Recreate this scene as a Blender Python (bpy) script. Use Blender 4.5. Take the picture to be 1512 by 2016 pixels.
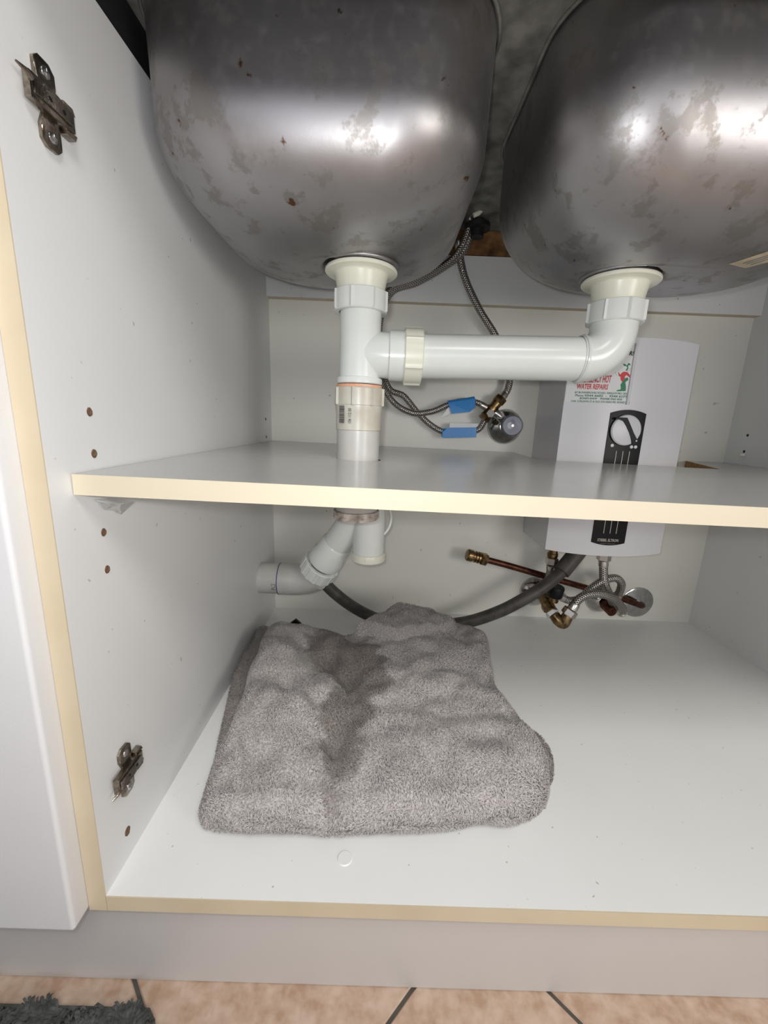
import bpy, bmesh, math, random
import numpy as np
from mathutils import Vector, Matrix, noise
from mathutils.geometry import tessellate_polygon

random.seed(7); rng = np.random.default_rng(7)
for o in list(bpy.data.objects): bpy.data.objects.remove(o)
SC = bpy.context.scene; COL = SC.collection
PI = math.pi
H0 = 0.594                      # height of the lens above the kitchen floor (m)

# ------------------------------------------------------------------ camera
F = 806.0; CX, CY = 756.0, 1008.0
def _n(v): return v / np.linalg.norm(v)
_d = _n(np.array([758 - CX, 830 - CY, F])); _v = -np.array([618 - CX, 4656 - CY, F])
_v = _n(_v - _d * (_v @ _d)); _x = np.cross(_d, _v)
MC = np.array([_x, _d, _v]).T                     # world -> lens axes (right, down, forward)
cam_d = bpy.data.cameras.new('camera'); cam = bpy.data.objects.new('camera', cam_d); COL.objects.link(cam)
cam_d.sensor_fit = 'HORIZONTAL'; cam_d.sensor_width = 36; cam_d.lens = 36 * F / 1512
cam_d.clip_start = .01; cam_d.clip_end = 50
R_ = Matrix([[MC[0][i], -MC[1][i], -MC[2][i]] for i in range(3)])
cam.matrix_world = Matrix.Translation((0, 0, H0)) @ R_.to_4x4()
SC.camera = cam
# ------------------------------------------------------------------ light
w = bpy.data.worlds.new('room_light'); SC.world = w; w.use_nodes = True
bg = w.node_tree.nodes['Background']; bg.inputs[0].default_value = (.95, .95, 1, 1); bg.inputs[1].default_value = .09
def lamp(name, typ, loc, power, color, size=.1, aim=None, size_y=None):
    l = bpy.data.lights.new(name, typ); l.energy = power; l.color = color
    if typ == 'AREA':
        l.size = size
        if size_y: l.shape = 'RECTANGLE'; l.size_y = size_y
    else: l.shadow_soft_size = size
    o = bpy.data.objects.new(name, l); COL.objects.link(o); o.location = loc
    if aim is not None: o.rotation_euler = (Vector(aim) - Vector(loc)).to_track_quat('-Z', 'Y').to_euler()
    return o
lamp('phone_flash', 'POINT', (-.016, .0, H0 + .014), 3.2, (.97, .985, 1), .008)
lamp('ceiling_light', 'AREA', (.55, -.95, H0 + 1.5), 21.0, (1, .97, .93), .7, (.1, .5, H0 - .4), .7)
lamp('window_light', 'AREA', (.45, -1.15, H0 + .05), 5.2, (.96, .96, 1), 2.0, (.15, .5, H0 - .02), .42)
lamp('bench_lamp', 'AREA', (.80, -.42, H0 + .04), 2.9, (1, .95, .87), .30, (.0, .5, H0 - .05), .30)
SC.view_settings.view_transform = 'Standard'; SC.view_settings.look = 'None'
SC.view_settings.gamma = 1; SC.view_settings.use_curve_mapping = False
SC.view_settings.exposure = 0.10

# ------------------------------------------------------------------ helpers
def W(x, y, z): return Vector((x, y, z + H0))
def ray(px, py): return MC.T @ np.array([(px - CX) / F, (py - CY) / F, 1.0])
def at(px, py, X=None, Y=None, Z=None):
    """point of the room seen at a pixel, on the plane X, Y or Z (Z from lens height)"""
    r = ray(px, py); t = X / r[0] if X is not None else Y / r[1] if Y is not None else Z / r[2]
    return W(*(r * t))
def nat(px, py, N, P0):
    r = Vector(ray(px, py)); o = Vector((0, 0, H0)); t = (P0 - o).dot(N) / r.dot(N); return o + r * t

MATS = {}
def mat(name, color, rough=.5, metal=0, noise_amt=0, noise_scale=20, color2=None, bump=0, bump_scale=200, spec=.5, coat=0, trans=0, extra=None):
    if name in MATS: return MATS[name]
    m = bpy.data.materials.new(name); m.use_nodes = True; nt = m.node_tree; b = nt.nodes['Principled BSDF']
    b.inputs['Base Color'].default_value = (*color, 1); b.inputs['Roughness'].default_value = rough
    b.inputs['Metallic'].default_value = metal; b.inputs['Specular IOR Level'].default_value = spec
    b.inputs['Coat Weight'].default_value = coat; b.inputs['Transmission Weight'].default_value = trans
    tc = nt.nodes.new('ShaderNodeTexCoord')
    if noise_amt:
        n = nt.nodes.new('ShaderNodeTexNoise'); n.inputs['Scale'].default_value = noise_scale; n.inputs['Detail'].default_value = 6
        nt.links.new(tc.outputs['Object'], n.inputs['Vector'])
        r = nt.nodes.new('ShaderNodeMapRange'); r.inputs[1].default_value = .35; r.inputs[2].default_value = .68; r.inputs[3].default_value = 0; r.inputs[4].default_value = noise_amt
        nt.links.new(n.outputs[0], r.inputs[0])
        mx = nt.nodes.new('ShaderNodeMix'); mx.data_type = 'RGBA'
        mx.inputs[6].default_value = (*color, 1); mx.inputs[7].default_value = (*(color2 or tuple(c * .6 for c in color)), 1)
        nt.links.new(r.outputs[0], mx.inputs[0]); nt.links.new(mx.outputs[2], b.inputs['Base Color'])
        m['mix'] = mx.name
    if bump:
        n2 = nt.nodes.new('ShaderNodeTexNoise'); n2.inputs['Scale'].default_value = bump_scale; n2.inputs['Detail'].default_value = 3
        nt.links.new(tc.outputs['Object'], n2.inputs['Vector'])
        bp = nt.nodes.new('ShaderNodeBump'); bp.inputs['Strength'].default_value = bump; bp.inputs['Distance'].default_value = .001
        nt.links.new(n2.outputs[0], bp.inputs['Height']); nt.links.new(bp.outputs[0], b.inputs['Normal'])
    if extra: extra(nt, b, tc)
    MATS[name] = m; return m

def obj(name, verts, faces, m, parent=None, smooth=False, uv=None, mat_idx=None, label=None, keep=False):
    V = [Vector(v) for v in verts]
    lo = Vector([min(v[i] for v in V) for i in range(3)]); hi = Vector([max(v[i] for v in V) for i in range(3)])
    c = Vector(((lo.x + hi.x) / 2, (lo.y + hi.y) / 2, lo.z))
    me = bpy.data.meshes.new(name); me.from_pydata([tuple(v - c) for v in V], [], [tuple(f) for f in faces])
    mats = m if isinstance(m, (list, tuple)) else [m]
    for x in mats: me.materials.append(x)
    if mat_idx: 
        for p, i in zip(me.polygons, mat_idx): p.material_index = i
    if uv:
        L = me.uv_layers.new(name='UVMap')
        k = 0
        for p in me.polygons:
            for li in p.loop_indices: L.data[li].uv = uv[k]; k += 1
    me.validate()
    bm = bmesh.new(); bm.from_mesh(me); bmesh.ops.recalc_face_normals(bm, faces=bm.faces); bm.to_mesh(me); bm.free()
    if smooth:
        for p in me.polygons: p.use_smooth = True
        if smooth != 'all': me.set_sharp_from_angle(angle=math.radians(38))
    o = bpy.data.objects.new(name, me); COL.objects.link(o)
    pw = Vector(parent['_w']) if parent is not None else Vector((0, 0, 0))
    o.location = c - pw; o['_w'] = tuple(c)
    if parent is not None: o.parent = parent
    if label: o['label'] = label
    return o
def tag(o, label, cat, group=None, kind=None):
    o['label'] = label; o['category'] = cat
    if group: o['group'] = group
    if kind: o['kind'] = kind
    return o
def thing(name, loc, label, cat, group=None):
    o = bpy.data.objects.new(name, None); COL.objects.link(o); o.location = loc; o['_w'] = tuple(loc); o.empty_display_size = .02
    return tag(o, label, cat, group)
def join(*ms):
    V = []; Fc = []
    for v, f in ms:
        k = len(V); V += list(v); Fc += [tuple(i + k for i in q) for q in f]
    return V, Fc
def box(x0, x1, y0, y1, z0, z1, bev=0, seg=2):
    bm = bmesh.new(); bmesh.ops.create_cube(bm, size=1)
    for v in bm.verts: v.co = Vector((x0 + (v.co.x + .5) * (x1 - x0), y0 + (v.co.y + .5) * (y1 - y0), z0 + H0 + (v.co.z + .5) * (z1 - z0)))
    if bev: bmesh.ops.bevel(bm, geom=bm.edges[:], offset=bev, segments=seg, profile=.6, affect='EDGES')
    V = [v.co.copy() for v in bm.verts]; bm.verts.index_update(); Fc = [tuple(v.index for v in f.verts) for f in bm.faces]; bm.free(); return V, Fc
def frame(t):
    t = t.normalized(); u = t.cross(Vector((0, 0, 1)))
    if u.length < .1: u = t.cross(Vector((1, 0, 0)))
    u.normalize(); return u, t.cross(u).normalized()
def smooth_path(P, n=10):
    P = [Vector(p) for p in P]; Q = [P[0] * 2 - P[1]] + P + [P[-1] * 2 - P[-2]]; out = []
    for i in range(1, len(Q) - 2):
        for k in range(n):
            t = k / n; a, b, c, d = Q[i - 1:i + 3]
            out.append(.5 * ((2 * b) + (c - a) * t + (2 * a - 5 * b + 4 * c - d) * t * t + (3 * b - 3 * c + d - a) * t ** 3))
    out.append(P[-1]); return out
def tube(P, r, seg=20, caps=True, sm=0, uvs=False):
    if sm:
        if isinstance(r, (list, tuple)):
            m_ = len(r); r = [r[min(i // sm, m_ - 1)] + (r[min(i // sm + 1, m_ - 1)] - r[min(i // sm, m_ - 1)]) * (i % sm) / sm for i in range((m_ - 1) * sm + 1)]
        P = smooth_path(P, sm)
    P = [Vector(p) for p in P]; n = len(P); V = []; uv = []; L = 0; Ls = [0]
    for i in range(1, n): L += (P[i] - P[i - 1]).length; Ls.append(L)
    t0 = (P[1] - P[0]).normalized(); u, v = frame(t0)
    for i in range(n):
        t = (P[min(i + 1, n - 1)] - P[max(i - 1, 0)]).normalized()
        u = (u - t * u.dot(t)).normalized(); v = t.cross(u)
        rr = r[i] if isinstance(r, (list, tuple)) else r
        for k in range(seg): a = 2 * PI * k / seg; V.append(P[i] + u * math.cos(a) * rr + v * math.sin(a) * rr)
    Fc = []
    for i in range(n - 1):
        for k in range(seg):
            k2 = (k + 1) % seg; Fc.append((i * seg + k, i * seg + k2, (i + 1) * seg + k2, (i + 1) * seg + k))
            uv += [(k / seg, Ls[i]), ((k + 1) / seg, Ls[i]), ((k + 1) / seg, Ls[i + 1]), (k / seg, Ls[i + 1])]
    if caps:
        Fc.append(tuple(range(seg - 1, -1, -1))); Fc.append(tuple((n - 1) * seg + k for k in range(seg))); uv += [(0, 0)] * (2 * seg)
    return (V, Fc, uv) if uvs else (V, Fc)
def lathe(prof, o, axis=(0, 0, 1), seg=40, caps=False):
    """prof = [(radius, distance along axis)]"""
    o = Vector(o); a = Vector(axis).normalized(); u, v = frame(a); V = []; Fc = []; n = len(prof)
    for r, h in prof:
        for k in range(seg): t = 2 * PI * k / seg; V.append(o + a * h + (u * math.cos(t) + v * math.sin(t)) * max(r, 1e-5))
    for i in range(n - 1):
        for k in range(seg):
            k2 = (k + 1) % seg; Fc.append((i * seg + k, i * seg + k2, (i + 1) * seg + k2, (i + 1) * seg + k))
    if caps: Fc.append(tuple(range(seg))); Fc.append(tuple((n - 1) * seg + k for k in range(seg)))
    return V, Fc
def ribbed(r, h, o, axis, ribs=8, rib_w=.22, rib_h=.0016, inner=None, bev=.0012, phase=0, ramp=0):
    """a compression nut: ring with raised grip ribs"""
    o = Vector(o); a = Vector(axis).normalized(); u, v = frame(a); inner = inner or r * .78; seg = ribs * 12; V = []; Fc = []
    rows = [(inner, 0), (r - bev, 0), (r, bev), (r, h - bev), (r - bev, h), (inner, h)]
    for j, (rr, hh) in enumerate(rows):
        for k in range(seg):
            t = 2 * PI * k / seg + phase; q = ((k / seg * ribs) % 1); on = abs(q - .5) < rib_w / 2 + .02
            e = rib_h if (on and j in (2, 3)) else (rib_h * .5 if on and j in (1, 4) else 0)
            hh2 = hh + (-.0006 if 0 else 0)
            V.append(o + a * hh2 + (u * math.cos(t) + v * math.sin(t)) * (rr + e))
    n = len(rows)
    for i in range(n):
        i2 = (i + 1) % n
        for k in range(seg): k2 = (k + 1) % seg; Fc.append((i * seg + k, i * seg + k2, i2 * seg + k2, i2 * seg + k))
    return V, Fc
def hexa(r, h, o, axis, inner=None, phase=0):
    return lathe([(r * .93, 0), (r, h * .1), (r, h * .9), (r * .93, h)], o, axis, 6, True)
def plate(loop, ext, m_loop_normal=None):
    """extrude a closed 3D loop by vector ext (both caps)"""
    loop = [Vector(p) for p in loop]; e = Vector(ext); n = len(loop); V = loop + [p + e for p in loop]
    tri = tessellate_polygon([loop]); Fc = [tuple(t) for t in tri] + [tuple(i + n for i in reversed(t)) for t in tri]
    Fc += [(i, (i + 1) % n, (i + 1) % n + n, i + n) for i in range(n)]
    return V, Fc
def slab(outer, holes, z0, z1):
    """flat slab from plan loops [(x,y)]; returns verts, faces, is_side"""
    loops = [[Vector((x, y, 0)) for x, y in outer]] + [[Vector((x, y, 0)) for x, y in h] for h in holes]
    flat = [p for l in loops for p in l]; n = len(flat); tri = tessellate_polygon(loops)
    V = [Vector((p.x, p.y, z1 + H0)) for p in flat] + [Vector((p.x, p.y, z0 + H0)) for p in flat]
    Fc = [tuple(t) for t in tri] + [tuple(i + n for i in reversed(t)) for t in tri]; side = [0] * len(Fc); k = 0
    for l in loops:
        for i in range(len(l)): a = k + i; b = k + (i + 1) % len(l); Fc.append((a, b, b + n, a + n)); side.append(1)
        k += len(l)
    return V, Fc, side
def circ(x, y, r, n=36): return [(x + r * math.cos(2 * PI * k / n), y + r * math.sin(2 * PI * k / n)) for k in range(n)]
def rrect(x0, x1, y0, y1, r, n=8):
    out = []
    for cx_, cy_, a0 in ((x1 - r, y1 - r, 0), (x0 + r, y1 - r, PI / 2), (x0 + r, y0 + r, PI), (x1 - r, y0 + r, 1.5 * PI)):
        for k in range(n + 1): a = a0 + k / n * PI / 2; out.append((cx_ + r * math.cos(a), cy_ + r * math.sin(a)))
    return out

# ------------------------------------------------------------------ materials
def speckle(amount=.5, scale=900, thr=.76, col=(.25, .24, .22)):
    def f(nt, b, tc):
        n = nt.nodes.new('ShaderNodeTexNoise'); n.inputs['Scale'].default_value = scale * .12; n.inputs['Detail'].default_value = 1
        nt.links.new(tc.outputs['Object'], n.inputs['Vector'])
        r = nt.nodes.new('ShaderNodeMapRange'); r.inputs[1].default_value = thr; r.inputs[2].default_value = thr + .04; r.inputs[4].default_value = amount
        nt.links.new(n.outputs[0], r.inputs[0])
        src = b.inputs['Base Color'].links[0].from_socket if b.inputs['Base Color'].is_linked else None
        mx = nt.nodes.new('ShaderNodeMix'); mx.data_type = 'RGBA'; mx.inputs[7].default_value = (*col, 1)
        if src: nt.links.new(src, mx.inputs[6])
        else: mx.inputs[6].default_value = b.inputs['Base Color'].default_value
        nt.links.new(r.outputs[0], mx.inputs[0]); nt.links.new(mx.outputs[2], b.inputs['Base Color'])
    return f
M_LAM = mat('white_laminate', (.76, .765, .765), .42, noise_amt=.35, noise_scale=9, color2=(.715, .715, .705), bump=.06, bump_scale=1400, extra=speckle())
M_BACK = mat('back_laminate', (.76, .755, .69), .42, noise_amt=.5, noise_scale=7, color2=(.69, .68, .61), bump=.05, bump_scale=1200, extra=speckle(.5, 700, .78))
M_BOT = mat('lit_base_laminate', (.84, .845, .83), .38, noise_amt=.3, noise_scale=12, color2=(.79, .79, .77), bump=.05, bump_scale=1500, extra=speckle(.6, 1500, .76))  # same laminate as the sides, lightened to put brighter light into the colour
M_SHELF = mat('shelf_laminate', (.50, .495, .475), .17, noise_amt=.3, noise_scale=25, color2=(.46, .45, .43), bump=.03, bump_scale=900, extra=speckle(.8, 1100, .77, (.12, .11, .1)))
M_CREAM = mat('cream_edge_banding', (.66, .565, .41), .5, noise_amt=.5, noise_scale=12, color2=(.55, .45, .31))
M_CREAM2 = mat('pale_cream_edging', (.67, .60, .46), .5, noise_amt=.3, noise_scale=20, color2=(.63, .56, .42))
M_TAN = mat('tan_edge_banding', (.55, .47, .36), .5, noise_amt=.5, noise_scale=40, color2=(.62, .55, .43))
M_DOOR = mat('door_white', (.74, .745, .76), .35, noise_amt=.3, noise_scale=15, color2=(.68, .68, .69), bump=.08, bump_scale=900)
M_KICK = mat('kick_grey', (.60, .575, .56), .4, noise_amt=.4, noise_scale=6, color2=(.54, .52, .505), bump=.08, bump_scale=700)
M_CHIP = mat('chipboard', (.42, .22, .07), .8, noise_amt=1, noise_scale=160, color2=(.17, .08, .03), bump=.6, bump_scale=300)
M_WOOD = mat('raw_timber', (.30, .15, .05), .7, noise_amt=1, noise_scale=45, color2=(.07, .03, .012), bump=.5, bump_scale=200)
M_DARK = mat('dark_underside', (.012, .012, .013), .7)
M_BLACK = mat('black_plastic', (.006, .006, .007), .42, spec=.22)
M_HOLE = mat('torn_laminate', (.22, .12, .07), .9, noise_amt=1, noise_scale=500, color2=(.07, .035, .02))
M_PVC = mat('white_pvc', (.78, .81, .78), .22, noise_amt=.25, noise_scale=30, color2=(.70, .72, .67), spec=.5)
M_PVCW = mat('warm_white_pvc', (.82, .82, .70), .3, noise_amt=.3, noise_scale=35, color2=(.75, .73, .6))
M_PVCG = mat('stained_pvc', (.64, .63, .57), .3, noise_amt=.8, noise_scale=38, color2=(.50, .44, .34))
M_PVCD = mat('grimy_pvc', (.60, .56, .50), .5, noise_amt=1, noise_scale=120, color2=(.22, .17, .14))
M_PIPE = mat('grey_pvc', (.58, .58, .55), .3, noise_amt=.6, noise_scale=24, color2=(.47, .44, .40))
M_SEAL = mat('orange_seal', (.80, .36, .20), .6, noise_amt=.6, noise_scale=90, color2=(.8, .6, .48))
M_RUB = mat('black_rubber', (.012, .011, .011), .6)
M_BRASS = mat('brass', (.36, .25, .12), .34, 1, noise_amt=1, noise_scale=110, color2=(.10, .06, .032))
M_COPPER = mat('copper', (.15, .062, .04), .42, 1, noise_amt=.9, noise_scale=110, color2=(.06, .025, .018))
M_CHROME = mat('chrome', (.62, .61, .60), .14, 1, noise_amt=.5, noise_scale=90, color2=(.30, .29, .28))
M_NUT = mat('nickel', (.62, .58, .54), .3, 1)
M_HINGE = mat('nickel_hinge', (.34, .30, .25), .27, 1, noise_amt=.8, noise_scale=260, color2=(.16, .13, .10), bump=.2, bump_scale=600)
M_SCREW = mat('zinc_screw', (.60, .60, .60), .25, 1)
M_HOSEG = mat('grey_hose', (.075, .068, .06), .5, noise_amt=1, noise_scale=45, color2=(.035, .03, .027))
M_TAPE = mat('blue_tag', (.02, .20, .55), .28, noise_amt=.4, noise_scale=300, color2=(.05, .30, .65))
M_PAPER = mat('label_paper', (.75, .76, .76), .5)
M_HEAT = mat('heater_casing', (.66, .66, .69), .35, noise_amt=.15, noise_scale=20, color2=(.6, .6, .63))
M_RED = mat('red_print', (.62, .03, .04), .5); M_GREEN = mat('green_print', (.01, .20, .09), .5); M_GTXT = mat('green_text', (.08, .22, .17), .5)
M_SILV = mat('silver_print', (.55, .52, .47), .4); M_GREY = mat('grey_print', (.22, .22, .23), .5); M_INK = mat('ink', (.02, .02, .03), .6); M_BLUE = mat('blue_ink', (.03, .05, .22), .6)
M_CLEAR = mat('clear_plastic', (.85, .86, .84), .12, trans=.75)
M_KNOB = mat('frosted_knob', (.20, .21, .27), .22, trans=.35, coat=.3)
M_STICK = mat('aged_label', (.58, .50, .36), .6, noise_amt=.7, noise_scale=90, color2=(.35, .28, .18))
M_GROUT = mat('grout', (.10, .09, .08), .9, noise_amt=.6, noise_scale=60)
M_TILE = mat('beige_tile', (.60, .46, .36), .4, noise_amt=1, noise_scale=70, color2=(.44, .29, .20), bump=.15, bump_scale=60)

def steel_extra(nt, b, tc):
    N = nt.nodes; L = nt.links
    def nz(scale, detail=5, lo=.5, hi=.6, rough=.55):
        n = N.new('ShaderNodeTexNoise'); n.inputs['Scale'].default_value = scale; n.inputs['Detail'].default_value = detail; n.inputs['Roughness'].default_value = rough
        L.new(tc.outputs['Object'], n.inputs['Vector']); r = N.new('ShaderNodeMapRange'); r.inputs[1].default_value = lo; r.inputs[2].default_value = hi
        L.new(n.outputs[0], r.inputs[0]); return r
    blot = nz(34, 6, .54, .60, .65); fine = nz(90, 4, .5, .75); rust = nz(70, 3, .70, .74); big = nz(9, 5, .4, .65)
    base = N.new('ShaderNodeMix'); base.data_type = 'RGBA'; base.inputs[6].default_value = (.47, .46, .48, 1); base.inputs[7].default_value = (.36, .345, .335, 1); L.new(blot.outputs[0], base.inputs[0])
    c2 = N.new('ShaderNodeMix'); c2.data_type = 'RGBA'; c2.inputs[7].default_value = (.32, .30, .28, 1); L.new(base.outputs[2], c2.inputs[6])
    ml = N.new('ShaderNodeMath'); ml.operation = 'MULTIPLY'; ml.inputs[1].default_value = .5; L.new(big.outputs[0], ml.inputs[0]); L.new(ml.outputs[0], c2.inputs[0])
    c3 = N.new('ShaderNodeMix'); c3.data_type = 'RGBA'; c3.inputs[7].default_value = (.16, .085, .05, 1); L.new(c2.outputs[2], c3.inputs[6]); L.new(rust.outputs[0], c3.inputs[0]); L.new(c3.outputs[2], b.inputs['Base Color'])
    rr = N.new('ShaderNodeMath'); rr.operation = 'MULTIPLY_ADD'; rr.inputs[1].default_value = .06; rr.inputs[2].default_value = .42; L.new(blot.outputs[0], rr.inputs[0])
    r2 = N.new('ShaderNodeMath'); r2.operation = 'MULTIPLY_ADD'; r2.inputs[1].default_value = .05; L.new(fine.outputs[0], r2.inputs[0]); L.new(rr.outputs[0], r2.inputs[2]); L.new(r2.outputs[0], b.inputs['Roughness'])
M_STEEL = mat('brushed_steel', (.5, .5, .5), .4, 1, bump=.03, bump_scale=500, extra=steel_extra)
M_DECK = mat('sound_coating', (.26, .26, .235), .65, noise_amt=1, noise_scale=30, color2=(.07, .07, .06))

def braid_extra(nt, b, tc):
    N = nt.nodes; L = nt.links; sp = N.new('ShaderNodeSeparateXYZ'); L.new(tc.outputs['UV'], sp.inputs[0])
    outs = []
    for sgn in (1, -1):
        m1 = N.new('ShaderNodeMath'); m1.operation = 'MULTIPLY'; m1.inputs[1].default_value = 6 * sgn; L.new(sp.outputs[0], m1.inputs[0])
        m2 = N.new('ShaderNodeMath'); m2.operation = 'MULTIPLY_ADD'; m2.inputs[1].default_value = 240; L.new(sp.outputs[1], m2.inputs[0]); L.new(m1.outputs[0], m2.inputs[2])
        m3 = N.new('ShaderNodeMath'); m3.operation = 'MULTIPLY'; m3.inputs[1].default_value = 2 * PI; L.new(m2.outputs[0], m3.inputs[0])
        m4 = N.new('ShaderNodeMath'); m4.operation = 'SINE'; L.new(m3.outputs[0], m4.inputs[0]); outs.append(m4)
    mx = N.new('ShaderNodeMath'); mx.operation = 'MAXIMUM'; L.new(outs[0].outputs[0], mx.inputs[0]); L.new(outs[1].outputs[0], mx.inputs[1])
    bp = N.new('ShaderNodeBump'); bp.inputs['Strength'].default_value = .7; bp.inputs['Distance'].default_value = .0006; L.new(mx.outputs[0], bp.inputs['Height']); L.new(bp.outputs[0], b.inputs['Normal'])
    r = N.new('ShaderNodeMapRange'); r.inputs[1].default_value = -.4; r.inputs[2].default_value = .7; L.new(mx.outputs[0], r.inputs[0])
    c = N.new('ShaderNodeMix'); c.data_type = 'RGBA'; c.inputs[6].default_value = (.05, .045, .04, 1); c.inputs[7].default_value = (.55, .51, .48, 1); L.new(r.outputs[0], c.inputs[0]); L.new(c.outputs[2], b.inputs['Base Color'])
M_BRAID = mat('steel_braid', (.4, .38, .36), .33, 1, extra=braid_extra)

def towel_mat(name, dark, light):
    m = bpy.data.materials.new(name); m.use_nodes = True; nt = m.node_tree; N = nt.nodes; L = nt.links; b = N['Principled BSDF']
    b.inputs['Roughness'].default_value = .9; b.inputs['Sheen Weight'].default_value = .25; b.inputs['Sheen Roughness'].default_value = .5
    b.inputs['Specular IOR Level'].default_value = .15
    at_ = N.new('ShaderNodeAttribute'); at_.attribute_name = 'damp_shade'
    tc = N.new('ShaderNodeTexCoord'); n = N.new('ShaderNodeTexNoise'); n.inputs['Scale'].default_value = 420; n.inputs['Detail'].default_value = 2; L.new(tc.outputs['Object'], n.inputs['Vector'])
    c = N.new('ShaderNodeMix'); c.data_type = 'RGBA'; c.inputs[6].default_value = (*dark, 1); c.inputs[7].default_value = (*light, 1)
    r = N.new('ShaderNodeMapRange'); r.inputs[1].default_value = .3; r.inputs[2].default_value = .7; L.new(n.outputs[0], r.inputs[0]); L.new(r.outputs[0], c.inputs[0])
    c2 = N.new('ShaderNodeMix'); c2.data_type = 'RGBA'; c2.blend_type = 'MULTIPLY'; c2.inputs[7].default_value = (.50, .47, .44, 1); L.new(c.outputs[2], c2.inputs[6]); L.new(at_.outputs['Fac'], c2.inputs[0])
    L.new(c2.outputs[2], b.inputs['Base Color'])
    return m
M_TOWEL = towel_mat('towel_grey', (.34, .315, .305), (.62, .58, .56)); M_HEM = mat('towel_hem', (.36, .335, .32), .8, bump=.5, bump_scale=900)
M_MAT = mat('mat_dark', (.05, .053, .05), .9, noise_amt=1, noise_scale=120, color2=(.11, .115, .108))

# ------------------------------------------------------------------ setting: floor
XL, XR, YF, YB, ZF, ZT = -.2363, .72, .286, .873, -.4275, .3105
fl = obj('floor', *box(-1.6, 2.0, -1.9, 1.0, -H0 - .03, -H0 - .0015), M_GROUT); fl['kind'] = 'structure'
P_ = .4473; S_ = P_ / math.sqrt(2)            # tiles laid diagonally
hs = S_ / 2 - .0019
tm = None
for i in range(-8, 9):
    for j in range(-8, 9):
        s = .0732 + P_ * (i + .5); t = .268 + P_ * (j + .5)     # s = x + y, t = y - x
        x, y = (s - t) / 2, (s + t) / 2
        if not (-1.1 < x < 1.5 and -1.3 < y < .48): continue
        if tm is None:
            v, f = box(-hs, hs, -hs, hs, -.008, .0, .0012, 1)
            v = [Vector((p.x * .70711 - p.y * .70711, p.x * .70711 + p.y * .70711, p.z - H0)) for p in v]
            to = obj('tile', v, f, M_TILE, fl); tm = to.data
        else:
            to = bpy.data.objects.new('tile', tm); COL.objects.link(to); to.parent = fl
        to.location = Vector((x, y, -.008)) - Vector(fl['_w'])

# ------------------------------------------------------------------ cabinet
cab = thing('sink_cabinet', W(.24, .58, -H0), 'open white laminate kitchen sink cabinet with cream edging, two sinks above and grey kickboard below', 'cabinet')
obj('side_panel', *box(XL - .016, XL, YF, YB + .016, ZF - .016, ZT), M_LAM, cab)
obj('side_panel', *box(XR, XR + .016, YF, YB + .016, ZF - .016, ZT), M_LAM, cab)
obj('bottom_panel', *box(XL, XR, YF, YB, ZF - .016, ZF), M_BOT, cab)
obj('back_panel', *box(XL, XR, YB, YB + .016, ZF - .016, ZT), M_BACK, cab, label='off-white back board of the cabinet')
obj('rear_rail', *box(XL, XR, YB - .016, YB, .227, ZT), M_LAM, cab)
obj('edge_banding', *box(XL, XR, YB - .016, YB, .2262, .227), M_TAN, cab, label='tan edging under the rear rail')
obj('edge_banding', *box(XL - .016, XL, YF - .001, YF, ZF - .016, ZT), M_CREAM, cab, label='cream edging of the side panel')
obj('edge_banding', *box(XR, XR + .016, YF - .001, YF, ZF - .016, ZT), M_CREAM, cab, label='cream edging of the side panel')
obj('edge_banding', *box(XL + .0005, XR, YF - .001, YF, ZF - .016, ZF), M_CREAM, cab, label='cream edging of the cabinet base')
obj('kickboard', *box(-1.3, 1.6, .32, .336, -H0 + .001, ZF - .016), M_KICK, cab, label='grey kickboard')
obj('screw_cap', *lathe([(0, .0009), (.0068, .0009), (.0075, .0003), (.0075, 0)], at(679, 1690, Z=ZF), (0, 0, 1), 28), M_BOT, cab, smooth=True, label='round white screw cap')
def hole(px, py, X, r=.0028, big=True, sx=1, Y=None):
    c = at(px, py, X=X) if Y is None else at(px, py, Y=Y)
    c = Vector(c); V = [c + Vector((sx * .0004, 0, 0))]; n = 18
    for k in range(n):
        a = 2 * PI * k / n; q = r * (1 + (.18 if big else .1) * noise.noise(Vector((px * .1, k * 1.7, py * .1)))); V.append(c + Vector((sx * .0006, q * math.cos(a), q * 1.15 * math.sin(a))))
    for k in range(n):
        a = 2 * PI * k / n; q = r * 1.12; V.append(c + Vector((0, q * math.cos(a), q * 1.15 * math.sin(a))))
    Fc = [(0, 1 + k, 1 + (k + 1) % n) for k in range(n)] + [(1 + k, 1 + (k + 1) % n, 1 + n + (k + 1) % n, 1 + n + k) for k in range(n)]
    return obj('peg_hole', V, Fc, M_HOLE if big else M_INK, cab)
for p in ((176, 811), (185, 893), (204, 1048), (211, 1121)): hole(*p, XL)
hole(251, 1636, XL, .0036)
for p in ((523, 825), (524, 860)): hole(*p, XL, .0022, False)
for p in ((1472, 857), (1465, 889)): hole(*p, XR, .0022, False, -1)
obj('shelf_peg', *box(XR - .010, XR - .0005, .822, .836, -.041, -.036, .001), M_PVCW, cab)
obj('screw_cover', *lathe([(0, .001), (.004, .001), (.005, 0)], at(1341, 1120, Y=YB), (0, -1, 0), 16), M_BACK, cab)

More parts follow.
